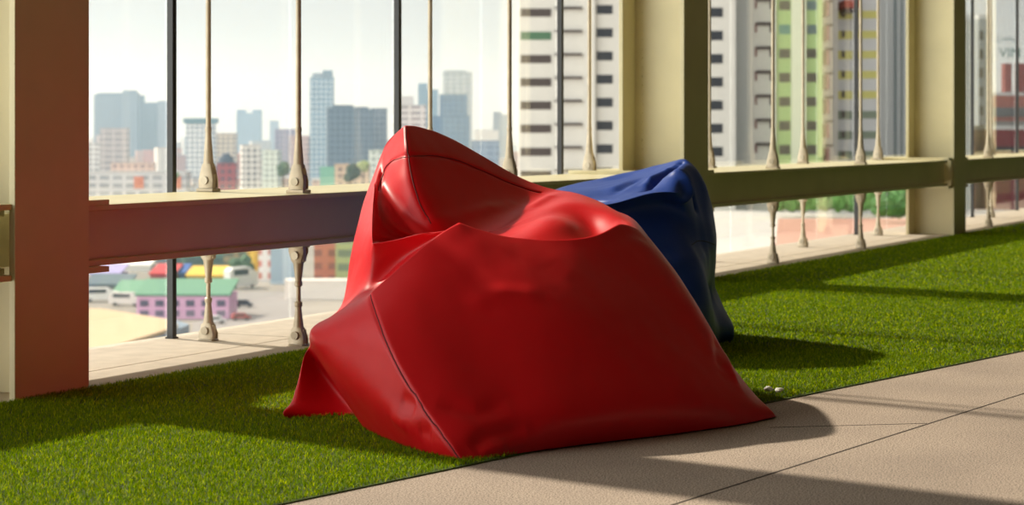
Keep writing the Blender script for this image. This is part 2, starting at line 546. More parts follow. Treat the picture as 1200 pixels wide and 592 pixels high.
def turf():
    P = []
    xs_ = [(3.2, 6, 24000, 0.78), (6, 9, 19000, 0.9), (9, 13, 8000, 1.5), (13, 20, 4200, 2.1), (20, 42, 1500, 3.6)]
    for a, b, dens, wf in xs_:
        y0 = min(edge_y(a), edge_y(b))
        n = int((b - a) * (GB - y0) * dens)
        X = np.random.uniform(a, b, n); Y = np.random.uniform(y0, GB, n)
        ey = np.interp(X, [-9.0, -5.0, 4.68, 7.19, 9.385, 20.0, 46.0], [5.03, 4.78, 3.03, 2.576, 2.15, 0.2, -4.4])
        d = X * CT + Y * ST
        px = 600 + F * (X * ST - Y * CT) / d; py = HZ + F * EYE / d
        k = (Y > ey + 0.004) & (px > -140) & (px < 1340) & (py < 660)
        P.append(np.stack([X[k], Y[k], np.full(k.sum(), wf)], 1))
    P = np.concatenate(P); n = len(P)
    ang = np.random.uniform(0, 2 * np.pi, n)
    lean = np.random.uniform(0.1, 1.0, n)
    hgt = np.random.uniform(0.011, 0.021, n)
    w = np.random.uniform(0.0011, 0.0019, n) * P[:, 2]
    dx, dy = np.cos(ang), np.sin(ang)
    tw = ang + np.random.uniform(0.6, 2.5, n)
    wx, wy = np.cos(tw) * w, np.sin(tw) * w
    V = np.zeros((n, 5, 3), np.float32)
    for i, (t, ww) in enumerate(((0, 1), (0.55, 0.9), (1, 0))):
        off = lean * t * t * hgt * 0.9
        cx = P[:, 0] + dx * off; cy = P[:, 1] + dy * off; cz = hgt * t * (1 - 0.25 * lean * t) + 0.002
        if i < 2:
            V[:, i * 2] = np.stack([cx - wx * ww, cy - wy * ww, cz], 1)
            V[:, i * 2 + 1] = np.stack([cx + wx * ww, cy + wy * ww, cz], 1)
        else:
            V[:, 4] = np.stack([cx, cy, cz], 1)
    base = (np.arange(n) * 5)[:, None]
    loops = np.concatenate([base + np.array([0, 1, 3, 2]), base + np.array([2, 3, 4])], 1).astype(np.int32).ravel()
    starts = (np.arange(n)[:, None] * 7 + np.array([0, 4])).astype(np.int32).ravel()
    me = bpy.data.meshes.new('artificial_grass')
    me.vertices.add(n * 5); me.vertices.foreach_set('co', V.ravel())
    me.loops.add(n * 7); me.loops.foreach_set('vertex_index', loops)
    me.polygons.add(n * 2); me.polygons.foreach_set('loop_start', starts)
    me.update(calc_edges=True)
    at = me.attributes.new('tone', 'FLOAT', 'FACE')
    # patches of slightly different pile
    tone = np.clip(np.random.normal(0.45, 0.22, n), 0, 1)
    at.data.foreach_set('value', np.repeat(tone, 2).astype(np.float32))
    me.materials.append(blade_mat())
    o = bpy.data.objects.new('artificial_grass', me); col.objects.link(o)
    tag(o, 'short bright green blades of the artificial turf', 'grass', kind='stuff')
    print('turf blades', n)
turf()

# ---------------------------------------------------------------- bean bags
def leather(name, color, rough, spec=0.4):
    m = mat(name, color, rough, bump=0.06, bscale=420, spec=spec)
    return m
M_red = leather('red_leatherette', lin(198, 7, 19), 0.42, 0.32)
M_blue = leather('blue_leatherette', lin(26, 58, 132), 0.46, 0.18)
M_char = leather('charcoal_leatherette', lin(52, 54, 56), 0.5)
M_redseam = mat('red_seam', lin(96, 4, 10), 0.7)
M_blueseam = mat('blue_seam', lin(10, 16, 40), 0.7)

def bag_mesh(name, cols, center, bottom, creases, sharp=(), levels=5, fit=4):
    """cols: list of columns, each a list of world points from the ground up over the rim; closes to centre and bottom"""
    n = len(cols); r = len(cols[0])
    V = [p for c in cols for p in c] + [center, bottom]
    idx = lambda k, i: (k % n) * r + i
    faces = []
    for k in range(n):
        for i in range(r - 1):
            faces.append([idx(k, i), idx(k + 1, i), idx(k + 1, i + 1), idx(k, i + 1)])
        faces.append([idx(k, r - 1), idx(k + 1, r - 1), n * r])
        faces.append([idx(k + 1, 0), idx(k, 0), n * r + 1])
    me = bpy.data.meshes.new(name + '_cage')
    me.from_pydata([tuple(v) for v in V], [], faces); me.update()
    cr = me.attributes.new('crease_edge', 'FLOAT', 'EDGE')
    ed = {tuple(sorted(e_.vertices)): e_.index for e_ in me.edges}
    for (a, b, w) in creases(idx):
        key = tuple(sorted((a, b)))
        if key in ed: cr.data[ed[key]].value = w
    cv = me.attributes.new('crease_vert', 'FLOAT', 'POINT')
    for k, i, w in sharp: cv.data[idx(k, i)].value = w
    ob = bpy.data.objects.new(name, me); col.objects.link(ob)
    md = ob.modifiers.new('s', 'SUBSURF'); md.levels = 2; md.render_levels = 2
    md.use_limit_surface = False
    tgt = np.array([tuple(v) for v in V]); cage = tgt.copy()
    for it in range(fit):
        dg = bpy.context.evaluated_depsgraph_get(); dg.update()
        ev = ob.evaluated_get(dg); m2 = ev.to_mesh()
        co = np.empty(len(m2.vertices) * 3); m2.vertices.foreach_get('co', co)
        co = co.reshape(-1, 3)[:len(V)]
        ev.to_mesh_clear()
        cage += 0.75 * (tgt - co)
        me.vertices.foreach_set('co', cage.ravel()); me.update(); ob.update_tag()
    md.levels = levels; md.render_levels = levels
    dg = bpy.context.evaluated_depsgraph_get(); dg.update()
    final = bpy.data.meshes.new_from_object(ob.evaluated_get(dg))
    bpy.data.objects.remove(ob)
    final.name = name
    return final

def warp(me, fn):
    n = len(me.vertices)
    co = np.empty(n * 3); me.vertices.foreach_get('co', co); co = co.reshape(-1, 3)
    no = np.empty(n * 3); me.vertices.foreach_get('normal', no); no = no.reshape(-1, 3)
    h = fn(co, no)
    co = co + no * h[:, None]
    co[:, 2] = np.maximum(co[:, 2], 0.0055)
    me.vertices.foreach_set('co', co.ravel()); me.update()

def seg_dist(co, pts):
    """distance of every vertex to a 3-D polyline, and position 0..1 along it"""
    best = np.full(len(co), 1e9); tt = np.zeros(len(co))
    pts = np.array([tuple(p) for p in pts]); L_ = np.linalg.norm(np.diff(pts, axis=0), axis=1); T = L_.sum(); acc = 0
    for a, b, l_ in zip(pts, pts[1:], L_):
        d = b - a; t = np.clip(((co - a) @ d) / (l_ * l_ + 1e-12), 0, 1)
        q = np.linalg.norm(co - (a + t[:, None] * d), axis=1)
        k = q < best; best[k] = q[k]; tt[k] = (acc + t[k] * l_) / T
        acc += l_
    return best, tt

G = lambda x, y: PW(x, y, F / (y - HZ))          # a point on the floor seen at x, y

def red_bag():
    C = []
    # rows: 0 ground,1,2,3,4 wall,5 shoulder,6 valley,7 upper wall,8 rim,9 gusset seam,10 inner,11 inner low
    g = lambda *a: PW(*a)
    C.append([G(540, 541), g(519, 512, 6.30), g(492, 474, 6.37), g(463, 425, 6.47), g(444, 380, 6.60), g(432, 345, 6.76),
              g(446, 336, 7.06), g(441, 312, 7.10), g(436.5, 286, 7.09), g(447, 285, 7.2), g(470, 285, 7.35), g(520, 282, 7.45)])   # 0 front seam
    C.append([G(575, 538), g(560, 505, 6.33), g(535, 460, 6.41), g(505, 405, 6.52), g(483, 352, 6.67), g(467, 314, 6.82),
              g(475, 308, 7.06), g(473, 296, 7.10), g(470, 280, 7.08), g(478, 282, 7.2), g(496, 283, 7.33), g(535, 281, 7.42)])
    C.append([G(625, 531), g(608, 498, 6.41), g(583, 450, 6.49), g(551, 390, 6.60), g(525, 325, 6.76), g(507, 281, 6.90),
              g(510, 283, 7.02), g(509, 278, 7.05), g(508, 272.5, 7.05), g(516, 278, 7.16), g(530, 281, 7.28), g(553, 280, 7.38)])
    C.append([G(675, 524), g(660, 492, 6.48), g(638, 440, 6.55), g(606, 375, 6.67), g(570, 310, 6.83), g(538, 261, 6.97),
              g(540, 266, 7.02), g(542, 269, 7.05), g(546, 272, 7.09), g(551, 277, 7.17), g(560, 280, 7.26), g(570, 279, 7.34)])
    C.append([G(725, 518), g(712, 485, 6.58), g(692, 435, 6.64), g(662, 370, 6.74), g(626, 314, 6.88), g(590, 277, 7.00),
              g(592, 281, 7.06), g(592, 283, 7.12), g(591, 282, 7.18), g(589, 280, 7.24), g(587, 277, 7.31), g(586, 274, 7.37)])
    C.append([G(785, 511), g(772, 478, 6.72), g(750, 432, 6.77), g(720, 374, 6.85), g(684, 319, 6.97), g(645, 281, 7.07),
              g(645, 285, 7.13), g(642, 274, 7.20), g(635, 262, 7.29), g(626, 259, 7.39), g(614, 263, 7.44), g(599, 268, 7.45)])
    C.append([G(840, 503.5), g(824, 474, 6.88), g(800, 434, 6.91), g(768, 380, 6.98), g(732, 325, 7.08), g(695, 277, 7.16),
              g(689, 287, 7.22), g(680, 280, 7.28), g(669, 262, 7.35), g(652, 254, 7.44), g(632, 257, 7.49), g(608, 264, 7.49)])
    C.append([G(884, 496), g(862, 471, 7.05), g(836, 436, 7.07), g(803, 382, 7.12), g(766, 321, 7.20), g(726, 262, 7.30),
              g(717, 271, 7.36), g(704, 279, 7.42), g(692, 270, 7.52), g(672, 254, 7.58), g(642, 249, 7.59), g(613, 259, 7.54)])
    C.append([G(911, 490), g(890, 468, 7.22), g(863, 437, 7.27), g(832, 380, 7.30), g(795, 322, 7.36), g(752, 271, 7.44),
              g(735, 258, 7.50), g(717, 250, 7.56), g(696, 244, 7.63), g(668, 239, 7.68), g(641, 245, 7.66), g(614, 257, 7.58)])
    C.append([CW(0.87, 7.55, 0.0), CW(0.80, 7.60, 0.10), CW(0.72, 7.66, 0.23), CW(0.63, 7.72, 0.37), CW(0.545, 7.78, 0.52), g(747, 262, 7.75),
              g(731, 252, 7.79), g(716, 244, 7.82), g(697, 236, 7.85), g(668, 231, 7.86), g(642, 238, 7.80), g(615, 254, 7.64)])   # 9 right rear
    C.append([CW(0.72, 8.05, 0.0), CW(0.70, 8.10, 0.14), CW(0.62, 8.14, 0.29), CW(0.54, 8.16, 0.43), CW(0.46, 8.15, 0.56), g(735, 255, 8.10),
              g(712, 244, 8.08), g(694, 233.5, 8.06), g(675, 226.5, 8.04), g(655, 226, 8.01), g(636, 233, 7.90), g(613, 252, 7.68)])
    C.append([CW(0.36, 8.05, 0.0), CW(0.36, 8.14, 0.15), CW(0.33, 8.19, 0.33), CW(0.29, 8.22, 0.50), CW(0.25, 8.32, 0.63), CW(0.21, 8.24, 0.70),
              g(664, 229, 8.18), g(654, 224, 8.14), g(643, 221.5, 8.10), g(634, 226, 8.02), g(622, 236, 7.89), g(606, 252, 7.67)])
    C.append([CW(0.05, 8.00, 0.0), CW(0.05, 8.10, 0.16), CW(0.05, 8.15, 0.36), CW(0.05, 8.18, 0.54), CW(0.04, 8.20, 0.67), CW(0.03, 8.21, 0.75),
              g(615, 219, 8.20), g(608, 210, 8.12), g(600, 203, 8.05), g(598, 214, 7.96), g(591, 237, 7.80), g(585, 258, 7.60)])   # 12
    C.append([CW(-0.22, 7.90, 0.0), CW(-0.22, 8.00, 0.18), CW(-0.21, 8.06, 0.42), CW(-0.19, 8.10, 0.62), CW(-0.17, 8.12, 0.76), CW(-0.16, 8.11, 0.84),
              g(562, 190, 8.08), g(559, 182, 8.02), g(556, 177, 7.96), g(562, 197.5, 7.86), g(556, 232, 7.68), g(561, 264, 7.52)])
    C.append([CW(-0.44, 7.76, 0.0), CW(-0.45, 7.86, 0.20), CW(-0.43, 7.94, 0.48), CW(-0.38, 7.98, 0.72), CW(-0.34, 7.99, 0.86), CW(-0.31, 7.98, 0.93),
              g(512, 165, 7.94), g(513, 158, 7.90), g(514, 155, 7.86), g(524, 184, 7.74), g(522, 228, 7.56), g(541, 268, 7.46)])
    C.append([CW(-0.60, 7.58, 0.0), CW(-0.61, 7.68, 0.22), CW(-0.56, 7.80, 0.52), CW(-0.49, 7.86, 0.80), CW(-0.445, 7.85, 0.94), CW(-0.42, 7.82, 0.985),
              g(476, 151, 7.74), g(475, 148, 7.71), g(475, 145.5, 7.66), g(479, 181, 7.54), g(489, 226, 7.44), g(522, 270, 7.42)])   # 15 peak
    C.append([G(360, 477), g(364, 452, 7.50), g(375, 424, 7.56), g(396, 388, 7.66), g(414, 332, 7.74), g(425, 277, 7.78),
              g(437, 227, 7.82), g(447, 190, 7.82), g(458, 161, 7.76), g(457, 189.5, 7.64), g(466, 228, 7.50), g(505, 273, 7.40)])
    C.append([G(335, 492), g(341, 473, 7.2), g(347, 450, 7.26), g(354, 416, 7.30), g(372, 399, 7.36), g(400, 373, 7.46),
              g(413, 330, 7.58), g(424, 252, 7.72), g(443, 191, 7.78), g(449, 203, 7.67), g(457, 238, 7.49), g(497, 276, 7.38)])   # 17 left tip
    C.append([G(418, 489), g(409, 472, 7.31), g(391, 448, 7.35), g(371, 421, 7.34), g(363, 400, 7.25), g(388, 378, 7.34),
              g(403, 352, 7.48), g(411, 295, 7.56), g(437.5, 214, 7.62), g(443, 224, 7.55), g(452, 250, 7.40), g(496, 279, 7.38)])
    C.append([G(428, 504), g(410, 478, 6.90), g(392, 450, 6.91), g(372, 418, 6.95), g(363, 394, 7.0), g(372, 378, 7.10),
              g(404, 357, 7.30), g(418, 300, 7.38), g(437, 238, 7.40), g(441, 242, 7.42), g(452, 262, 7.37), g(500, 281, 7.38)])
    C.append([G(445, 513), g(424, 478, 6.72), g(400, 443, 6.76), g(381, 413, 6.82), g(371, 392, 6.88), g(385, 373, 6.98),
              g(412, 352, 7.16), g(425, 300, 7.20), g(436, 264, 7.19), g(442, 266, 7.25), g(456, 274, 7.35), g(505, 282, 7.40)])
    C.append([G(490, 530), g(468, 494, 6.45), g(441, 455, 6.54), g(419, 418, 6.64), g(404, 385, 6.74), g(405, 360, 6.88),
              g(426, 345, 7.05), g(432, 318, 7.12), g(436, 277, 7.13), g(444, 278, 7.21), g(462, 280, 7.32), g(512, 282, 7.42)])
    n = len(C)
    center = g(580, 271, 7.45)
    bottom = CW(0.05, 7.3, 0.0)
    def creases(ix):
        out = []
        for i in range(5): out.append((ix(0, i), ix(0, i + 1), 0.55))
        for k in range(n): out.append((ix(k, 0), ix(k + 1, 0), 0.75))
        for k in range(0, 8): out.append((ix(k, 5), ix(k + 1, 5), 0.8))
        for k in (18, 19, 20, 21, 0, 1): out.append((ix(k, 8), ix(k + 1, 8), 0.85))
        for k in range(10, 17): out.append((ix(k, 8), ix(k + 1, 8), 0.5))
        for k in range(11, 18): out.append((ix(k, 9), ix(k + 1, 9), 0.35))
        out.append((ix(15, 8), ix(15, 9), 0.5))
        out.append((ix(8, 0), ix(8, 1), 0.6)); out.append((ix(17, 0), ix(17, 1), 0.6))
        for i in range(0, 4): out.append((ix(19, i), ix(19, i + 1), 0.95))
        return out
    me = bag_mesh('cover', C, center, bottom, creases, [(3, 5, .85), (7, 5, .5), (0, 5, .5), (0, 8, .9), (15, 8, .3), (8, 0, .6), (0, 0, .7), (17, 0, .5)])
    seams = {'front': [C[0][i] for i in range(6)],
             'gusset': [C[k][9] for k in range(18, 10, -1)],
             'back': [C[15][8], C[15][9], C[15][10], g(505, 262, 7.4)]}
    wr = [  # (points, depth, width) soft creases and folds in the leatherette
        ([g(560, 322, 6.85), g(610, 318, 6.95), g(665, 338, 6.9)], -0.005, 0.06),
        ([g(540, 350, 6.65), g(590, 345, 6.75), g(640, 356, 6.8)], 0.008, 0.04),
        ([g(505, 470, 6.37), g(560, 483, 6.37), g(600, 470, 6.45)], -0.010, 0.035),
        ([g(548, 530, 6.28), g(575, 508, 6.33), g(625, 500, 6.42)], -0.015, 0.03),
        ([g(560, 528, 6.29), g(600, 520, 6.36)], 0.007, 0.024),
        ([g(470, 470, 6.45), g(487, 478, 6.38)], -0.010, 0.034),
        ([g(487, 505, 6.38), g(505, 510, 6.33)], -0.009, 0.030),
        ([g(460, 485, 6.5), g(478, 500, 6.42)], 0.007, 0.030),
        ([g(845, 395, 7.3), g(838, 415, 7.2), g(842, 440, 7.12)], -0.012, 0.03),
        ([g(858, 405, 7.3), g(856, 430, 7.2), g(864, 455, 7.15)], 0.010, 0.025),
        ([g(760, 285, 7.4), g(735, 275, 7.3), g(700, 300, 7.15)], -0.006, 0.03),
        ([g(478, 245, 7.45), g(500, 262, 7.4), g(540, 258, 7.55), g(600, 235, 7.8)], 0.009, 0.03),
        ([g(620, 245, 7.75), g(650, 232, 7.95)], 0.010, 0.03),
        ([g(440, 300, 7.1), g(455, 318, 7.0), g(470, 312, 6.95)], -0.008, 0.02)]
    def fn(co, no):
        h = np.zeros(len(co))
        for pts in seams.values():
            d, _ = seg_dist(co, pts); h -= 0.0045 * np.exp(-(d / 0.008) ** 2)
        for pts, a, w in wr:
            d, t = seg_dist(co, pts); h += a * np.exp(-(d / w) ** 2) * np.clip(np.sin(np.pi * np.clip(t, 0.06, 0.94)) * 1.5, 0, 1)
        for i in range(len(co)):
            p = co[i]
            h[i] += 0.0035 * noise.noise(Vector((p[0] * 4, p[1] * 4, p[2] * 6))) + 0.0012 * noise.noise(Vector((p[0] * 14, p[1] * 14, p[2] * 16)))
        return h
    warp(me, fn)
    return me, seams

def on_surface(me, pts, lift=0.0, n=40):
    """resample a polyline and drop it on to the mesh"""
    from mathutils.bvhtree import BVHTree
    bv = BVHTree.FromPolygons([v.co for v in me.vertices], [p.vertices for p in me.polygons])
    P = [Vector(p) for p in pts]; out = []
    # Catmull-Rom through the points
    Q = [P[0] * 2 - P[1]] + P + [P[-1] * 2 - P[-2]]
    for i in range(1, len(Q) - 2):
        for s in range(n // (len(P) - 1)):
            t = s / (n // (len(P) - 1))
            p = 0.5 * ((2 * Q[i]) + (-Q[i - 1] + Q[i + 1]) * t + (2 * Q[i - 1] - 5 * Q[i] + 4 * Q[i + 1] - Q[i + 2]) * t * t + (-Q[i - 1] + 3 * Q[i] - 3 * Q[i + 1] + Q[i + 2]) * t ** 3)
            loc, nrm, _, _ = bv.find_nearest(p)
            out.append(loc + nrm * lift)
    loc, nrm, _, _ = bv.find_nearest(P[-1]); out.append(loc + nrm * lift)
    return out

def put_bag(name, me, m, mseam, seams, origin, label):
    o = empty(name, origin, label, 'bean bag', 'bean bag chairs')
    me.materials.append(m); me.shade_smooth()
    me.transform(Matrix.Translation(-Vector(origin)))
    b = bpy.data.objects.new('cover', me); col.objects.link(b); b.parent = o
    for pts in seams.values():
        s = on_surface(me, [Vector(p) - Vector(origin) for p in pts])
        MB().tube(s, 0.0022, 5).build('seam', mseam, o, smooth=True)
    return o

me, seams = red_bag()
rb = put_bag('bean_bag', me, M_red, M_redseam, seams, tuple(CW(0.05, 7.3, 0.0)),
             'big red leatherette bean bag slumped across the turf and paving edge')

def blue_bag():
    g = PW
    C = []
    # rows: ground, low, mid, upper, ridge, top, inner
    C.append([CW(0.02, 9.1, 0), CW(0.02, 9.05, .16), CW(0.03, 9.06, .34), g(612, 270, 9.15), g(630, 246, 9.22), g(650, 232, 9.4), g(680, 226, 9.55)])
    C.append([CW(0.34, 8.92, 0), CW(0.34, 8.86, .15), CW(0.33, 8.9, .32), g(690, 262, 9.12), g(690, 243, 9.06), g(695, 232, 9.35), g(705, 225, 9.5)])
    C.append([CW(0.60, 8.95, 0), CW(0.60, 8.9, .15), CW(0.59, 8.95, .33), g(742, 258, 9.2), g(738, 234, 9.10), g(732, 225, 9.38), g(730, 218, 9.52)])
    C.append([CW(0.76, 9.1, 0), CW(0.77, 9.03, .15), CW(0.76, 9.07, .33), g(782, 252, 9.3), g(770, 225, 9.18), g(766, 219, 9.36), g(752, 213, 9.55)])
    C.append([CW(0.88, 9.3, 0), CW(0.89, 9.22, .15), CW(0.86, 9.2, .33), g(808, 262, 9.4), g(801, 227, 9.25), g(789, 202, 9.42), g(775, 206, 9.62)])
    C.append([G(842, 405), g(839, 385, 9.5), g(832, 347, 9.5), g(829, 285, 9.5), g(816, 226, 9.62), g(802, 196, 9.58), g(779, 201, 9.68)])
    C.append([G(857, 402), g(857, 376, 9.72), g(836, 345, 9.75), g(840, 282, 9.8), g(829, 222, 9.75), g(805, 190, 9.72), g(778, 200, 9.72)])
    C.append([CW(0.99, 10.05, 0), CW(0.99, 10.05, .13), CW(0.92, 10.05, .32), CW(0.92, 10.05, .5), g(822, 222, 9.95), g(798, 186, 9.8), g(770, 200, 9.8)])
    C.append([CW(0.72, 10.35, 0), CW(0.74, 10.40, .16), CW(0.72, 10.38, .36), CW(0.70, 10.32, .56), g(780, 212, 10.1), g(772, 192, 9.95), g(755, 202, 9.88)])
    C.append([CW(0.35, 10.45, 0), CW(0.36, 10.52, .16), CW(0.35, 10.5, .36), CW(0.34, 10.42, .55), g(706, 222, 10.2), g(714, 206, 10.05), g(722, 211, 9.92)])
    C.append([CW(0.02, 10.2, 0), CW(0.00, 10.3, .16), CW(0.02, 10.3, .35), CW(0.05, 10.22, .52), g(640, 232, 10.1), g(662, 219, 9.98), g(690, 217, 9.85)])
    C.append([CW(-0.12, 9.6, 0), CW(-0.14, 9.62, .16), CW(-0.10, 9.63, .35), CW(-0.04, 9.62, .53), g(615, 238, 9.65), g(645, 226, 9.66), g(680, 221, 9.7)])
    n = len(C)
    center = g(730, 212, 9.7); bottom = CW(0.45, 9.7, 0)
    def creases(ix):
        out = []
        for k in range(n): out.append((ix(k, 0), ix(k + 1, 0), 0.7))
        for k in range(0, 4): out.append((ix(k, 4), ix(k + 1, 4), 0.8))
        for k in range(6, 10): out.append((ix(k, 5), ix(k + 1, 5), 0.4))
        out.append((ix(6, 0), ix(6, 1), 0.5))
        return out
    me = bag_mesh('cover', C, center, bottom, creases)
    wr = [([g(797, 187, 9.72), g(785, 198, 9.6), g(769, 214, 9.45), g(758, 226, 9.3)], -0.055, 0.022),
          ([g(791, 190, 9.7), g(774, 202, 9.6), g(756, 216, 9.45)], 0.022, 0.028),
          ([g(789, 203, 9.45), g(806, 214, 9.52), g(816, 240, 9.5)], -0.080, 0.030),
          ([g(788, 204, 9.42), g(800, 216, 9.35), g(803, 238, 9.28)], 0.040, 0.024),
          ([g(660, 226, 9.5), g(690, 232, 9.3), g(715, 236, 9.2)], -0.030, 0.024),
          ([g(720, 222, 9.4), g(750, 205, 9.7)], -0.018, 0.03),
          ([g(740, 290, 9.0), g(790, 310, 9.1), g(830, 300, 9.5)], 0.012, 0.04),
          ([g(800, 330, 9.2), g(832, 345, 9.5), g(845, 340, 9.7)], -0.030, 0.04)]
    seam = {'side': [g(806, 290, 9.3), g(820, 282, 9.42), g(836, 287, 9.65)]}
    def fn(co, no):
        h = np.zeros(len(co))
        for pts, a, w in wr:
            d, t = seg_dist(co, pts); h += a * np.exp(-(d / w) ** 2) * np.clip(np.sin(np.pi * np.clip(t, 0.08, 0.92)) * 1.5, 0, 1)
        for i in range(len(co)):
            p = co[i]
            h[i] += 0.010 * noise.noise(Vector((p[0] * 4 + 5, p[1] * 4, p[2] * 5))) + 0.003 * noise.noise(Vector((p[0] * 11, p[1] * 11, p[2] * 11)))
        return h
    warp(me, fn)
    return me, seam
me, seam = blue_bag()
bb = put_bag('bean_bag', me, M_blue, M_blueseam, seam, tuple(CW(0.45, 9.7, 0.0)),
             'dark blue leatherette bean bag standing behind the red one')

# scraps of litter at the turf edge
M_paper = mat('white_paper', lin(232, 232, 224), 0.7)
for (x, y, s, lb_) in ((901, 464, 1.0, 'small crumpled white paper scrap on the turf edge, nearer the red bag tip'),
                       (913, 465.5, 0.85, 'small white paper scrap on the turf edge, further from the red bag')):
    bm = bmesh.new(); bmesh.ops.create_icosphere(bm, subdivisions=2, radius=0.018 * s)
    for v in bm.verts:
        f_ = 1 + 0.5 * noise.noise(v.co * 70 + Vector((x, y, 0)))
        v.co = Vector((v.co.x * f_, v.co.y * f_, v.co.z * 0.6 * f_))
    me = bpy.data.meshes.new('paper_scrap'); bm.to_mesh(me); bm.free(); me.materials.append(M_paper)
    o = bpy.data.objects.new('paper_scrap', me); p = G(x, y); o.location = (p.x, p.y, 0.026); col.objects.link(o)
    tag(o, lb_, 'litter', 'white scraps at the turf edge')

# ================================================================ the city
GZ = -45.0
def depth_for(y): return (EYE - GZ) * F / (y - HZ)
M_ground = mat('city_ground', lin(150, 142, 132), 0.9, var=0.25, scale=0.02)
gp = [CW(-3500, 60, 0), CW(3500, 60, 0), CW(3500, 9000, 0), CW(-3500, 9000, 0)]
go = MB().prism([(p.x, p.y) for p in gp], GZ - 1, GZ).build('ground', M_ground); tag(go, kind='structure')

CAMROT = TH - R(90)
_m = {}
def paint(rgb, rough=0.8):
    k = (rgb, rough)
    if k not in _m: _m[k] = mat('paint_%d_%d_%d' % rgb, lin(*rgb), rough)
    return _m[k]

def bframe(x0, x1, D, yaw=0.0):
    """building frame: local x to the right, local y away, base on the ground"""
    lat = ((x0 + x1) / 2 - 600) * D / F
    return CW(lat, D, GZ), (x1 - x0) * D / F

def building(label, x0, x1, ytop, D, wall, m=None, dep=0.7, yaw=0.0, cat='building', group=None, extra=None, name='building', roofc=None, zb=None):
    loc, w = bframe(x0, x1, D)
    h = EYE - (ytop - HZ) * D / F - GZ
    o = empty(name, loc, label, cat, group, CAMROT + yaw)
    d = w * dep
    m = m or paint(wall)
    MB().box(-w / 2, w / 2, 0, d, 0, h).build('wall', m, o)
    rc = roofc or tuple(int(v * 0.85) for v in wall)
    MB().box(-w / 2 - .2, w / 2 + .2, -.2, d + .2, h, h + max(0.6, 0.012 * h)).build('roof', paint(rc), o)
    if extra: extra(o, w, d, h)
    return o, w, d, h

def roof_boxes(*specs):
    """smaller volumes on the roof: (x fraction from, to, height, colour)"""
    def f(o, w, d, h):
        for (a, b, hh, c) in specs:
            MB().box(-w / 2 + a * w, -w / 2 + b * w, d * .2, d * .8, h, h + hh).build('roof_house', paint(c), o)
    return f

FM = lambda n, wall, glass, w, h, mo=0.35: facade_mat(n, lin(*wall), lin(*glass), w, h, mo)

# ---- far towers on the left
building('wide dark slab tower left of the first black post, shorter left half', 110, 141, 112, 2300, (96, 104, 118), FM('f1', (112, 120, 134), (70, 80, 98), 4, 3.6), extra=roof_boxes((.1, .9, 3, (96, 104, 118))))
building('dark slab tower left of the first black post, taller middle block', 139, 161, 110, 2280, (88, 98, 116), FM('f2', (104, 114, 132), (64, 76, 98), 4, 3.6), extra=roof_boxes((.2, .9, 4, (90, 98, 116))))
building('dark slab tower behind the first black post, stepped right block', 158, 188, 121, 2320, (92, 102, 122), FM('f3', (108, 118, 136), (70, 82, 104), 4, 3.6), extra=roof_boxes((.1, .3, 9, (96, 104, 118))))
building('paler end of the dark slab tower right of the first black post', 185, 203, 119, 2300, (130, 138, 152), FM('f4', (150, 156, 168), (104, 116, 136), 4, 3.6))
building('low white hall with a pinkish block on top near the brown column', 103, 132, 168, 1500, (226, 220, 214), FM('f5', (228, 224, 218), (160, 150, 148), 5, 3.6), extra=roof_boxes((.3, 1.0, 6, (196, 180, 176))))
building('pinkish grey box building in front of the dark slab towers', 117, 149, 151, 1450, (184, 168, 164), FM('f6', (188, 172, 168), (150, 136, 134), 7, 4), dep=.5)
building('white building with a dark teal flat roof right of the first black post', 218, 250, 145, 1700, (216, 214, 212), FM('f7', (224, 222, 220), (110, 126, 146), 4, 4), roofc=(40, 84, 92), extra=lambda o, w, d, h: MB().box(-w / 2 - 2, w / 2 + 2, -2, d + 2, h + .5, h + 4.5).build('roof_canopy', paint((38, 88, 96)), o))
building('beige mid-rise behind the first tie rod', 253, 276, 157, 1600, (200, 176, 146), FM('f8', (204, 184, 154), (130, 116, 104), 4, 3.6))
building('pale blue tower in the gap between the first two tie rods', 277, 305, 133, 2700, (104, 130, 160), FM('f9', (120, 146, 172), (86, 114, 148), 5, 4), extra=roof_boxes((0, .35, 5, (104, 130, 160)), (.65, 1, 5, (104, 130, 160))))
building('slim hazy tower right of the pale blue tower', 316, 326, 142, 2900, (120, 134, 156))
building('small purple-grey block left of the second tie rod', 322, 345, 152, 1750, (128, 108, 136), FM('f10', (140, 118, 146), (104, 90, 118), 4, 4))
building('pink low block just left of the second tie rod', 338, 362, 160, 1500, (196, 156, 148), FM('f11', (200, 164, 156), (150, 120, 118), 4, 3.6))
building('tall light blue glass tower right of the second tie rod', 363, 390, 92, 1500, (150, 172, 188), FM('f12', (176, 190, 200), (84, 124, 156), 3.4, 3.6, .3),
         extra=roof_boxes((.1, .8, 4, (140, 150, 160)), (.55, .95, 6, (120, 140, 156))))
building('dark blue-grey glass block beside the tall light blue tower', 383, 416, 127, 1250, (66, 84, 104), FM('f13', (84, 104, 124), (44, 66, 90), 3.5, 3.6, .22), extra=roof_boxes((.2, .9, 2, (70, 84, 100))))
building('dark glass block left of the second black post', 415, 438, 129, 1300, (72, 88, 108), FM('f14', (98, 110, 126), (58, 76, 100), 3.0, 3.6, .26), extra=roof_boxes((.1, .7, 2, (70, 84, 100))))
building('greyer end block touching the second black post', 436, 453, 128, 1320, (110, 120, 134), FM('f15', (126, 134, 146), (92, 104, 122), 3.0, 3.6, .3))
building('white and pink stepped block right of the second black post', 461, 499, 124, 1500, (222, 208, 200), FM('f16', (226, 212, 204), (160, 134, 130), 9, 4.2, .5), extra=roof_boxes((.05, .6, 7, (206, 198, 194))))
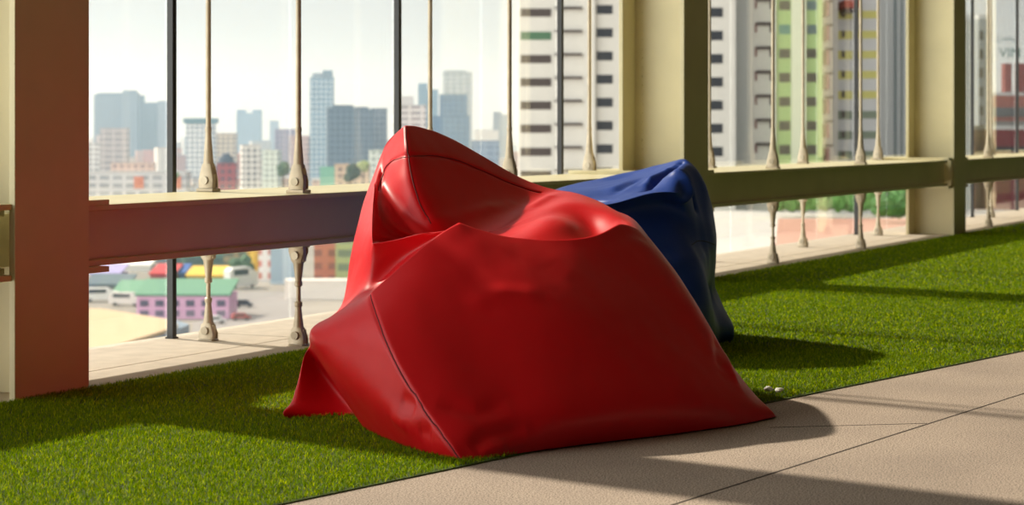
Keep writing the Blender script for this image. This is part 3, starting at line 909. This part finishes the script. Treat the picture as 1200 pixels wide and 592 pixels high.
building('slim teal tower behind the rod at the red bag peak', 490, 513, 106, 2300, (70, 104, 130), FM('f17', (84, 118, 142), (60, 96, 126), 4, 4, .3), extra=roof_boxes((0, .45, 8, (76, 108, 132))))
building('tall grey tower with a blue lower block in front, right of the red bag peak', 519, 553, 86, 1900, (168, 170, 170), FM('f18', (182, 182, 180), (140, 146, 150), 6, 4, .4), extra=roof_boxes((.05, .8, 3, (160, 160, 160))))
building('strong blue glass block in front of the tall grey tower', 515, 547, 112, 1500, (60, 92, 130), FM('f19', (76, 108, 142), (48, 84, 124), 4, 4, .22))
building('wider blue podium below the strong blue glass block', 505, 550, 137, 1450, (64, 96, 132), FM('f20', (82, 112, 144), (54, 88, 126), 4, 4, .25))
building('dim grey tower left of the white block with ribbon windows', 578, 588, 132, 2300, (120, 116, 122))
building('dim grey lower tower left of the white block with ribbon windows', 587, 600, 135, 2250, (126, 124, 130))
building('white low hall seen over the shoulder of the red bag', 556, 584, 153, 1700, (228, 222, 214))
building('blue-grey low block seen over the shoulder of the red bag', 552, 585, 166, 1300, (112, 130, 162), FM('f21', (128, 144, 172), (98, 118, 152), 6, 4))
building('white apartment block with window rows between the first two tie rods', 284, 306, 171, 1150, (226, 220, 212), FM('f22', (230, 224, 216), (134, 128, 126), 3.4, 3.2, .4), yaw=.3)
building('greenish white apartment block left of the dark tree', 306, 326, 177, 1250, (204, 212, 196), FM('f23', (206, 214, 200), (150, 156, 146), 3.4, 3.2, .45), yaw=-.2)
building('deep red building right of the first tie rod', 254, 276, 193, 900, (150, 40, 42), FM('f24', (156, 48, 48), (96, 36, 48), 3, 3.2, .4))
def dome(o, w, d, h):
    MB().lathe([(w * .42, h), (w * .42, h + 1.5), (w * .34, h + 4), (w * .2, h + 5.5), (w * .03, h + 6.2)], 16, Matrix.Translation((0, d / 2, 0))).build('dome', paint((52, 60, 78)), o, smooth=True)
building('dark blue domed pavilion behind the deep red building', 252, 276, 196, 930, (84, 88, 100), extra=dome)
building('long pinkish apartment block above the beam near the brown column', 130, 180, 192, 1200, (214, 178, 156), FM('f25', (218, 184, 164), (166, 130, 120), 4, 3.2, .45), dep=.3)
building('long grey-white factory with two orange gates just above the beam', 104, 218, 203, 950, (208, 204, 202), FM('f26', (210, 206, 204), (170, 168, 170), 6, 3.6, .5), dep=.3, extra=lambda o, w, d, h: [MB().box(-w / 2 + (x - 104) * .388, -w / 2 + (x - 104) * .388 + 4.4, -.3, .5, h - 7, h - 1.5).build('gate', paint((214, 120, 70)), o) for x in (157, 201)])
building('green shop roof strip right of the second tie rod', 375, 400, 197, 1150, (110, 176, 140), roofc=(90, 166, 128))
building('tan block below the dark glass blocks', 392, 432, 194, 950, (212, 178, 140), FM('f27', (214, 184, 150), (160, 130, 108), 3.4, 3.2, .4))
building('white slanted-roof block beside the red bag left shoulder', 432, 452, 177, 1050, (214, 220, 208), FM('f28', (216, 222, 212), (160, 170, 162), 3.4, 3.2, .45))

# ---- near white block and its neighbours
M_wwhite = mat('white_render', lin(216, 212, 204), 0.85, var=0.04, scale=0.4)
M_wgrey = mat('grey_render', lin(188, 190, 190), 0.85)
M_green = mat('green_spandrel', lin(152, 182, 122), 0.8)
M_win = mat('dark_window', lin(44, 50, 58), 0.25)
M_win2 = mat('brown_window', lin(72, 62, 60), 0.3)
M_wing = mat('green_curtain_window', lin(72, 112, 84), 0.4)
M_yel = mat('yellow_shutter', lin(206, 200, 120), 0.7)
M_mar = mat('maroon_trim', lin(130, 88, 86), 0.7)

def flat_block(label, x0, x1, D, ytop, m, dep=12.0, name='apartment_block', off=0.0):
    loc, w = bframe(x0, x1, D)
    h = EYE - (ytop - HZ) * D / F - GZ
    o = empty(name, loc, label, 'building', None, CAMROT)
    MB().box(-w / 2, w / 2, 0, dep, 0, h).build('wall', m, o)
    MB().box(-w / 2, w / 2, 0, dep, h, h + .8).build('roof', M_wgrey, o)
    s = D / F
    def add(kind, xa, xb, ya, yb, mm, prot=0.06, depth=0.5):
        lx = lambda x: (x - (x0 + x1) / 2) * s
        lz = lambda y: EYE - (y - HZ) * s - GZ
        return MB().box(lx(xa), lx(xb), -prot, depth, lz(yb), lz(ya)).build(kind, mm, o)
    return o, add

o, add = flat_block('big white apartment block with rows of dark ribbon windows, left of the middle column', 608, 862, 272, -110, M_wwhite, 30)
for r in range(-2, 12):
    y = 10 + 27.2 * r
    add('ribbon_window', 610, 646, y, y + 9.5, M_wing if r == 1 else M_win2, -0.02 + .08)
    add('window_hood', 650, 682, y - 2, y + 0.8, M_win2, 0.5)
    add('window', 699, 718, y - 4, y + 6.5, M_win)
    add('window', 832, 847, y - 1, y + 10, M_win)
add('pilaster', 684, 697, -110, 460, M_wwhite, 0.8)
o, add = flat_block('white apartment wing with bracket-shaped air shafts, right of the middle column', 863, 909, 278, -110, M_wwhite, 20)
add('recess_panel', 862, 879, -110, 460, M_wgrey, 0.05)
for r in range(-2, 12):
    y = -1 + 28.2 * r
    add('window_hood', 886, 905, y - 1, y + 2.5, M_win2, 0.4)
    add('window_jamb', 884.5, 887, y, y + 11, M_mar)
    add('window_jamb', 902, 906, y, y + 11, M_win2)
o, add = flat_block('green-striped apartment block behind the tie rods right of the middle column', 912, 964, 276, -110, M_green, 20)
for r in range(-2, 10):
    y = 29 + 28.2 * r
    add('window', 913, 926, y, y + 11, M_win if r != 0 else paint((58, 120, 116)))
    add('window', 945, 957, y, y + 11, M_win if r > 0 else paint((70, 100, 108)))
add('pilaster', 927, 944, -110, 300, paint((214, 220, 196)), 0.5)
o, add = flat_block('white apartment wing with maroon trims right of the green-striped block', 963, 982, 280, -110, M_wwhite, 18)
for r in range(-2, 10):
    y = 29 + 28.2 * r
    add('window_jamb', 963.3, 966, y + 3, y + 20, M_mar, 4.5)
    add('window_hood', 966, 976, y - 1, y + 2, M_win2)
o, add = flat_block('grey-white block with yellow shutters behind the black post', 980, 1032, 284, -60, paint((206, 206, 208)), 18)
for r in range(-1, 10):
    y = 36 + 23.5 * r
    mm = M_yel if r < 4 else paint((128, 140, 124))
    add('shutter', 978, 999, y, y + 10, mm)
    add('shutter', 1006, 1028, y, y + 9, mm)
    add('window', 986, 990, y, y + 8, M_win2, .1)
add('red_canopy', 982, 1000, 3, 12, paint((150, 66, 54)), 6)
add('dark_canopy', 984, 995, 11, 17, M_win2, 5)
o, add = flat_block('blue-white flank building left of the right column', 1031, 1070, 300, -60, paint((214, 218, 220)), 20)
add('drain_pipe', 1048, 1050, -60, 300, paint((110, 130, 136)), .3)
add('drain_pipe', 1056, 1057.5, -60, 300, paint((120, 138, 142)), .3)

# podium with a red court and green planting in front of these blocks
pc = [PW(836, 303, 1), PW(1062, 303, 1)]
def quad_at(px, z):
    out = []
    for (x, y) in px:
        d = (EYE - z) * F / (y - HZ); p = PW(x, y, d); out.append((p.x, p.y))
    return out
pq = [(780, 330), (1240, 330), (1240, 246), (780, 246)]
po = MB().prism(quad_at(pq, -9.0), GZ, -9.0).build('podium', paint((206, 200, 194))); tag(po, 'pale flat podium roof below the white blocks', 'roof')
co_ = MB().prism(quad_at([(908, 292), (1066, 282), (1066, 256), (912, 256)], -8.9), -9.0, -8.9).build('sports_court', paint((196, 146, 128))); tag(co_, 'red sports court on the podium seen under the right beam', 'court')
def hedge(label, x0, x1, y, z, hgt, c, seed, name='hedge'):
    d = (EYE - z) * F / (y - HZ)
    a = PW(x0, y, d); b = PW(x1, y, d)
    n = max(3, int((b - a).length / (hgt * .6)))
    bm = bmesh.new(); rn = random.Random(seed)
    for i in range(n):
        p = a.lerp(b, (i + .5) / n)
        r = hgt * rn.uniform(.5, .7)
        g_ = bmesh.ops.create_icosphere(bm, subdivisions=3, radius=r)
        for v in g_['verts']:
            f_ = 1 + .35 * noise.noise(v.co * (2.2 / r) + Vector((i * 9, seed, 0))) + .2 * noise.noise(v.co * (6 / r) + Vector((i, 3, seed)))
            v.co = v.co * f_ + Vector((p.x, p.y, z + r * 1.5))
    me = bpy.data.meshes.new(name); bm.to_mesh(me); bm.free(); me.materials.append(mat('leaves_%d' % seed, lin(*c), .8, var=.4, scale=1.2))
    o = bpy.data.objects.new(name, me); col.objects.link(o)
    return tag(o, label, 'plant')
hedge('green hedge along the back of the red court', 905, 1062, 254, -9.0, 2.2, (92, 140, 70), 3)
hedge('dark green bush at the right end of the red court', 1030, 1062, 262, -9.0, 2.4, (70, 118, 60), 4, 'bush')

# ---- beyond the right column
o, add = flat_block('grey tower with dark windows right of the right column', 1147, 1163, 420, 22, paint((140, 148, 152)), 18, 'tower')
for r in range(0, 14):
    add('window', 1148, 1152, 36 + 22 * r, 47 + 22 * r, M_win)
o, add = flat_block('pale slab just right of the right column', 1132, 1141, 400, 22, paint((168, 172, 168)), 14, 'tower')
o, add = flat_block('brick-red building with a chimney at the right frame edge', 1160, 1245, 520, 112, paint((150, 92, 82)), 24)
add('chimney', 1180, 1188, 74, 112, paint((140, 84, 78)), -2, 6)
add('chimney', 1196, 1206, 74, 112, paint((132, 70, 68)), -2, 6)
add('grey_band', 1160, 1245, 126, 137, paint((96, 98, 100)), .4)
add('grey_band', 1160, 1245, 142, 150, paint((120, 118, 116)), .4)
o, add = flat_block('dark maroon low building in front of the brick-red one', 1158, 1245, 400, 152, paint((112, 44, 52)), 16)
add('window_band', 1160, 1245, 172, 178, M_win, .3)
sg = empty('rooftop_sign', CW((1192 - 600) * 560 / F, 560, GZ), 'rooftop sign with teal letters against the sky at the right edge', 'sign', None, CAMROT)
def letters(txt, x, y, hpx, name, m):
    cu = bpy.data.curves.new(name, 'FONT'); cu.body = txt; cu.size = 1; cu.extrude = .03
    t = bpy.data.objects.new(name, cu); col.objects.link(t)
    dg = bpy.context.evaluated_depsgraph_get(); me = bpy.data.meshes.new_from_object(t.evaluated_get(dg))
    bpy.data.objects.remove(t)
    s = 560 / F; k = hpx * s / 0.7
    me.transform(Matrix.Translation(((x - 1192) * s, 0, EYE - (y - HZ) * s - GZ)) @ Matrix.Rotation(R(90), 4, 'X') @ Matrix.Scale(k, 4))
    me.materials.append(m); b = bpy.data.objects.new(name, me); col.objects.link(b); b.parent = sg
letters('VIN', 1171, 67, 11, 'big_letters', paint((36, 104, 96)))
letters('CHIN', 1168, 49, 6, 'small_letters', paint((86, 116, 112)))
fr_ = MB()
for x in (1170, 1182, 1194, 1206, 1216):
    s = 560 / F; lx = (x - 1192) * s
    fr_.box(lx - .06, lx + .06, .5, .62, 0, EYE - (40 - HZ) * s - GZ)
fr_.build('support_frame', paint((206, 204, 198)), sg)

# ---- street scene seen under the left beam
lot = quad_at([(60, 428), (60, 362), (118, 361.5), (160, 368), (196, 374), (208, 380), (190, 388), (150, 400)], GZ + 6)
lo = MB().prism(lot, GZ, GZ + 6).build('sandy_roof', paint((206, 178, 142))); tag(lo, 'large sandy flat roof below the beam next to the brown column', 'roof')
lot2 = quad_at([(60, 440), (60, 362), (120, 363), (165, 369), (205, 375), (222, 380), (200, 391), (160, 405)], GZ + 5.2)
lo2 = MB().prism(lot2, GZ, GZ + 5.2).build('blue_kerb', paint((128, 146, 164))); tag(lo2, 'blue-grey rim around the sandy flat roof', 'roof')

def shed(label, x0, x1, ybase, yeave, yridge, wallc, roofc, dep=18, yaw=0.0, wins=0):
    D = depth_for(ybase); loc, w = bframe(x0, x1, D); s = D / F
    o = empty('shop_building', loc, label, 'building', None, CAMROT + yaw)
    he = (ybase - yeave) * s
    hr = he + max(1.0, (yeave - yridge) * s * .6)
    MB().box(-w / 2, w / 2, 0, dep, 0, he).build('wall', paint(wallc), o)
    mb = MB(); ov = 0.4
    mb.v += [Vector(p) for p in ((-w / 2 - ov, -ov, he), (w / 2 + ov, -ov, he), (w / 2 + ov, dep + ov, hr + .8), (-w / 2 - ov, dep + ov, hr + .8),
                                 (-w / 2 - ov, -ov, he + .5), (w / 2 + ov, -ov, he + .5), (w / 2 + ov, dep + ov, hr + 1.2), (-w / 2 - ov, dep + ov, hr + 1.2))]
    mb.f += [[0, 3, 2, 1], [4, 5, 6, 7], [0, 1, 5, 4], [1, 2, 6, 5], [2, 3, 7, 6], [3, 0, 4, 7]]
    mb.build('roof', paint(roofc), o)
    for i in range(wins):
        xw = -w / 2 + (i + .5) * w / wins
        MB().box(xw - w / wins * .28, xw + w / wins * .28, -.1, .3, he * .55, he * .82).build('window', paint((92, 88, 108)), o)
        MB().box(xw - w / wins * .28, xw + w / wins * .28, -.1, .3, he * .12, he * .38).build('window', paint((118, 108, 128)), o)
    return o
shed('pink shop house with a wide green roof below the beam', 160, 268, 374, 347, 332, (216, 168, 200), (104, 150, 124), 16, 0, 6)
shed('green-roofed annex left of the pink shop house', 132, 166, 352, 345, 333, (130, 128, 124), (110, 156, 128), 14)
shed('red awning stall behind the green roof', 176, 203, 332, 322, 316, (150, 56, 60), (196, 52, 56), 16)
shed('blue stall roof left of the second rod link', 210, 216, 330, 321, 314, (60, 90, 150), (56, 96, 170), 12)
shed('yellow roof strip behind the green roof', 219, 262, 331, 324, 317, (170, 140, 60), (232, 190, 70), 14)
shed('purple low shed at the left below the beam', 106, 140, 332, 322, 314, (150, 140, 186), (168, 158, 206), 14)
shed('white flat roof shed tucked under the beam', 128, 176, 318, 312, 307, (214, 212, 206), (240, 238, 232), 10)
shed('low grey workshop at the left below the beam', 100, 150, 346, 335, 326, (110, 112, 116), (92, 108, 118), 12)
building('narrow bright yellow building under the beam left of the second rod link', 289, 302, 240, 655, (236, 190, 40), FM('s1', (240, 196, 44), (220, 170, 30), 30, 12, .1))
building('white tower block with pink balconies under the beam', 303, 318, 240, 625, (228, 214, 208), FM('s2', (232, 222, 216), (214, 130, 116), 12, 3.6, .5))
building('pale blue building face left of the second rod link', 317, 352, 240, 615, (176, 194, 208), FM('s3', (182, 198, 210), (164, 184, 202), 20, 16, .1))
building('rust orange building right of the second rod link', 368, 394, 240, 610, (186, 100, 68), FM('s4', (188, 104, 72), (150, 78, 56), 5, 3.8, .5))
building('olive green building right of the rust orange one', 393, 440, 240, 600, (158, 164, 100), FM('s5', (162, 168, 106), (116, 126, 92), 6, 4, .5))
building('green building behind the pink shop house', 196, 290, 262, 690, (72, 104, 90), FM('s6', (84, 116, 100), (52, 78, 74), 8, 4, .4), dep=.3)
building('dull brick block under the beam beside the yellow building', 262, 291, 258, 670, (130, 118, 84), FM('s7', (140, 124, 90), (84, 84, 66), 5, 4, .4))
building('dark block at the left under the beam', 100, 200, 262, 720, (96, 104, 112), FM('s8', (110, 118, 126), (70, 78, 90), 8, 4, .4), dep=.3)
building('white flat-roofed block low behind the red bag edge', 334, 450, 331, 560, (236, 226, 216), dep=.25, roofc=(240, 230, 220))
# road patch
rd = MB().prism(quad_at([(225, 420), (345, 392), (345, 342), (262, 342), (262, 372), (225, 378)], GZ + .1), GZ, GZ + .1).build('road', paint((150, 144, 142))); tag(rd, kind='structure')

def vehicle(name, label, cat, x, y, L_, W, H, c, yaw=0.3, cab=0.5, group=None):
    D = depth_for(y); lat = (x - 600) * D / F
    o = empty(name, CW(lat, D, GZ + .1), label, cat, group, CAMROT + yaw)
    prof = [(-L_ / 2, .45), (L_ / 2, .45), (L_ / 2, H * cab), (L_ * .36, H * cab * 1.08), (L_ * .2, H), (-L_ * .38, H), (-L_ / 2, H * (cab + .1))]
    mb = MB(); n = len(prof)
    for yy in (0, W):
        for (a, b) in prof: mb.v.append(Vector((a, yy, b)))
    mb.f.append(list(range(n))); mb.f.append(list(range(n, 2 * n))[::-1])
    for i in range(n):
        j = (i + 1) % n; mb.f.append([i, i + n, j + n, j])
    mb.build('body', paint(c, .4), o, bevel=.08)
    MB().box(-L_ * .36, L_ * .16, -.03, W + .03, H * .62, H * .9).build('side_windows', M_win, o)
    for sx_ in (-.3, .3):
        for yy in (0.12, W - .12):
            MB().lathe([(.45, -.12), (.45, .12)], 14, Matrix.Translation((sx_ * L_, yy, .45)) @ Matrix.Rotation(R(90), 4, 'X')).build('wheel', M_black, o)
    return o
vehicle('bus', 'white bus with dark windows on the street under the beam', 'bus', 286, 338, 11, 2.6, 6, (226, 226, 222), .9, .75)
vehicle('car', 'dark car parked on the road under the beam', 'car', 286, 361, 4.6, 1.9, 1.9, (44, 54, 66), .1)
vehicle('truck', 'white truck parked left of the pink shop house', 'truck', 118, 354, 9, 2.6, 3.6, (228, 226, 222), .2, .7)
vehicle('truck', 'pale truck nearest the pink shop house wall', 'truck', 146, 359, 9, 2.6, 3.4, (214, 206, 200), -.2, .7)
vehicle('car', 'white car in front of the pink shop house', 'car', 254, 380, 4.6, 1.9, 1.8, (226, 226, 226), .4)
vehicle('car', 'red car beside the dark car on the road', 'car', 283, 376, 4.6, 1.9, 1.7, (170, 60, 60), .3)

# ---- trees among the roofs
def tree(label, x, ybase, wpx, hpx, D, c, seed):
    s = D / F; lat = (x - 600) * s; zb = EYE - (ybase - HZ) * s
    o = empty('tree', CW(lat, D, GZ), label, 'tree', None)
    H = zb - GZ
    MB().lathe([(hpx * s * .08, 0), (hpx * s * .05, H + hpx * s * .4)], 8).build('trunk', paint((84, 70, 54)), o)
    bm = bmesh.new(); rn = random.Random(seed)
    for i in range(9):
        r = wpx * s * rn.uniform(.22, .34)
        q = bmesh.ops.create_icosphere(bm, subdivisions=3, radius=r)
        off = Vector((rn.uniform(-.3, .3) * wpx * s, rn.uniform(-.3, .3) * wpx * s, H + hpx * s * rn.uniform(.25, .8)))
        for v in q['verts']:
            f_ = 1 + .4 * noise.noise(v.co * (2.4 / r) + Vector((i * 7, seed, 1))) + .25 * noise.noise(v.co * (7 / r) + Vector((i, seed, 5)))
            v.co = v.co * f_ + off
    me = bpy.data.meshes.new('foliage'); bm.to_mesh(me); bm.free(); me.materials.append(mat('tree_leaves_%d' % seed, lin(*c), .85, var=.4, scale=.5))
    f = bpy.data.objects.new('foliage', me); col.objects.link(f); f.parent = o
tree('dark green tree left of the second tie rod', 332, 210, 16, 26, 760, (62, 88, 56), 11)
tree('dark tree under the dark glass blocks', 411, 215, 18, 26, 720, (62, 82, 66), 12)
tree('small green tree right of the first black post', 203, 214, 12, 12, 800, (110, 140, 70), 13)
tree('yellow-green tree top behind the dark tree', 426, 202, 14, 14, 905, (150, 160, 90), 14)
tree('green tree under the beam beside the second rod link', 284, 326, 22, 26, 630, (66, 96, 70), 15)

# ---- the rest of the rooftops
fill_col = [((232, 226, 218), 'white'), ((214, 188, 166), 'tan'), ((206, 160, 138), 'pinkish'), ((190, 186, 184), 'grey'), ((196, 120, 92), 'terracotta'), ((176, 190, 200), 'bluish')]
fm = [FM('fill_%d' % i, c, tuple(int(v * .7) for v in c), 4, 3.3, .5) for i, (c, _) in enumerate(fill_col)]
rn = random.Random(21)
taken = []
for o in bpy.data.objects:                     # footprints of what already stands in the city
    if o.parent is None and o.type == 'EMPTY' and o.location.z < -40:
        r = max([max(abs(c[0]), abs(c[1])) for ch in o.children for c in ch.bound_box] or [0])
        taken.append((o.location.x, o.location.y, r * 1.15))
made = 0
for i in range(16000):
    if made >= 298: break
    near = rn.random() < .45
    D = rn.uniform(1080, 1750) if near else 1750 + 2400 * rn.random() ** 1.2
    x = rn.uniform(98, 625) if made < 200 else rn.uniform(-420, 98)
    k = rn.choice((0, 0, 0, 1, 2, 2, 3, 4, 5)); c, nm = fill_col[k]
    w = rn.uniform(8, 20) if near else rn.uniform(10, 28)
    h = rn.uniform(5, 15) if near else rn.uniform(10, 30)
    lat = (x - 600) * D / F; p = CW(lat, D + w * .4)
    r = w * .85
    if any((p.x - a_) ** 2 + (p.y - b_) ** 2 < (r + r_) ** 2 for a_, b_, r_ in taken): continue
    taken.append((p.x, p.y, r)); made += 1
    wpx = w * F / D
    yt = HZ + F * (EYE - GZ - h) / D
    c2 = tuple(max(0, min(255, v + rn.randint(-14, 14))) for v in c)
    building('small %s house lost among the hazy rooftops' % nm, x - wpx / 2, x + wpx / 2, yt, D, c, fm[k], dep=rn.uniform(.5, .95), yaw=rn.uniform(.05, .7),
             cat='house', group='%s houses of the hazy city' % nm, name='house', roofc=rn.choice([c, (170, 150, 136), (196, 120, 90), (120, 134, 150), (236, 232, 226)]))
print('houses', made)

# ---------------------------------------------------------------- haze over the city
mh = bpy.data.materials.new('haze'); mh.use_nodes = True
n = mh.node_tree.nodes; n.clear()
ou = n.new('ShaderNodeOutputMaterial'); vs = n.new('ShaderNodeVolumeScatter')
vs.inputs['Color'].default_value = (0.54, 0.77, 1.0, 1)
vs.inputs['Density'].default_value = 0.00030
vs.inputs['Anisotropy'].default_value = 0.3
mh.node_tree.links.new(vs.outputs[0], ou.inputs['Volume'])
hp = [CW(-3400, 330, 0), CW(3400, 330, 0), CW(3400, 7000, 0), CW(-3400, 7000, 0)]
hz = MB().prism([(p.x, p.y) for p in hp], GZ + .01, 160).build('haze', mh)
tag(hz, kind='structure')
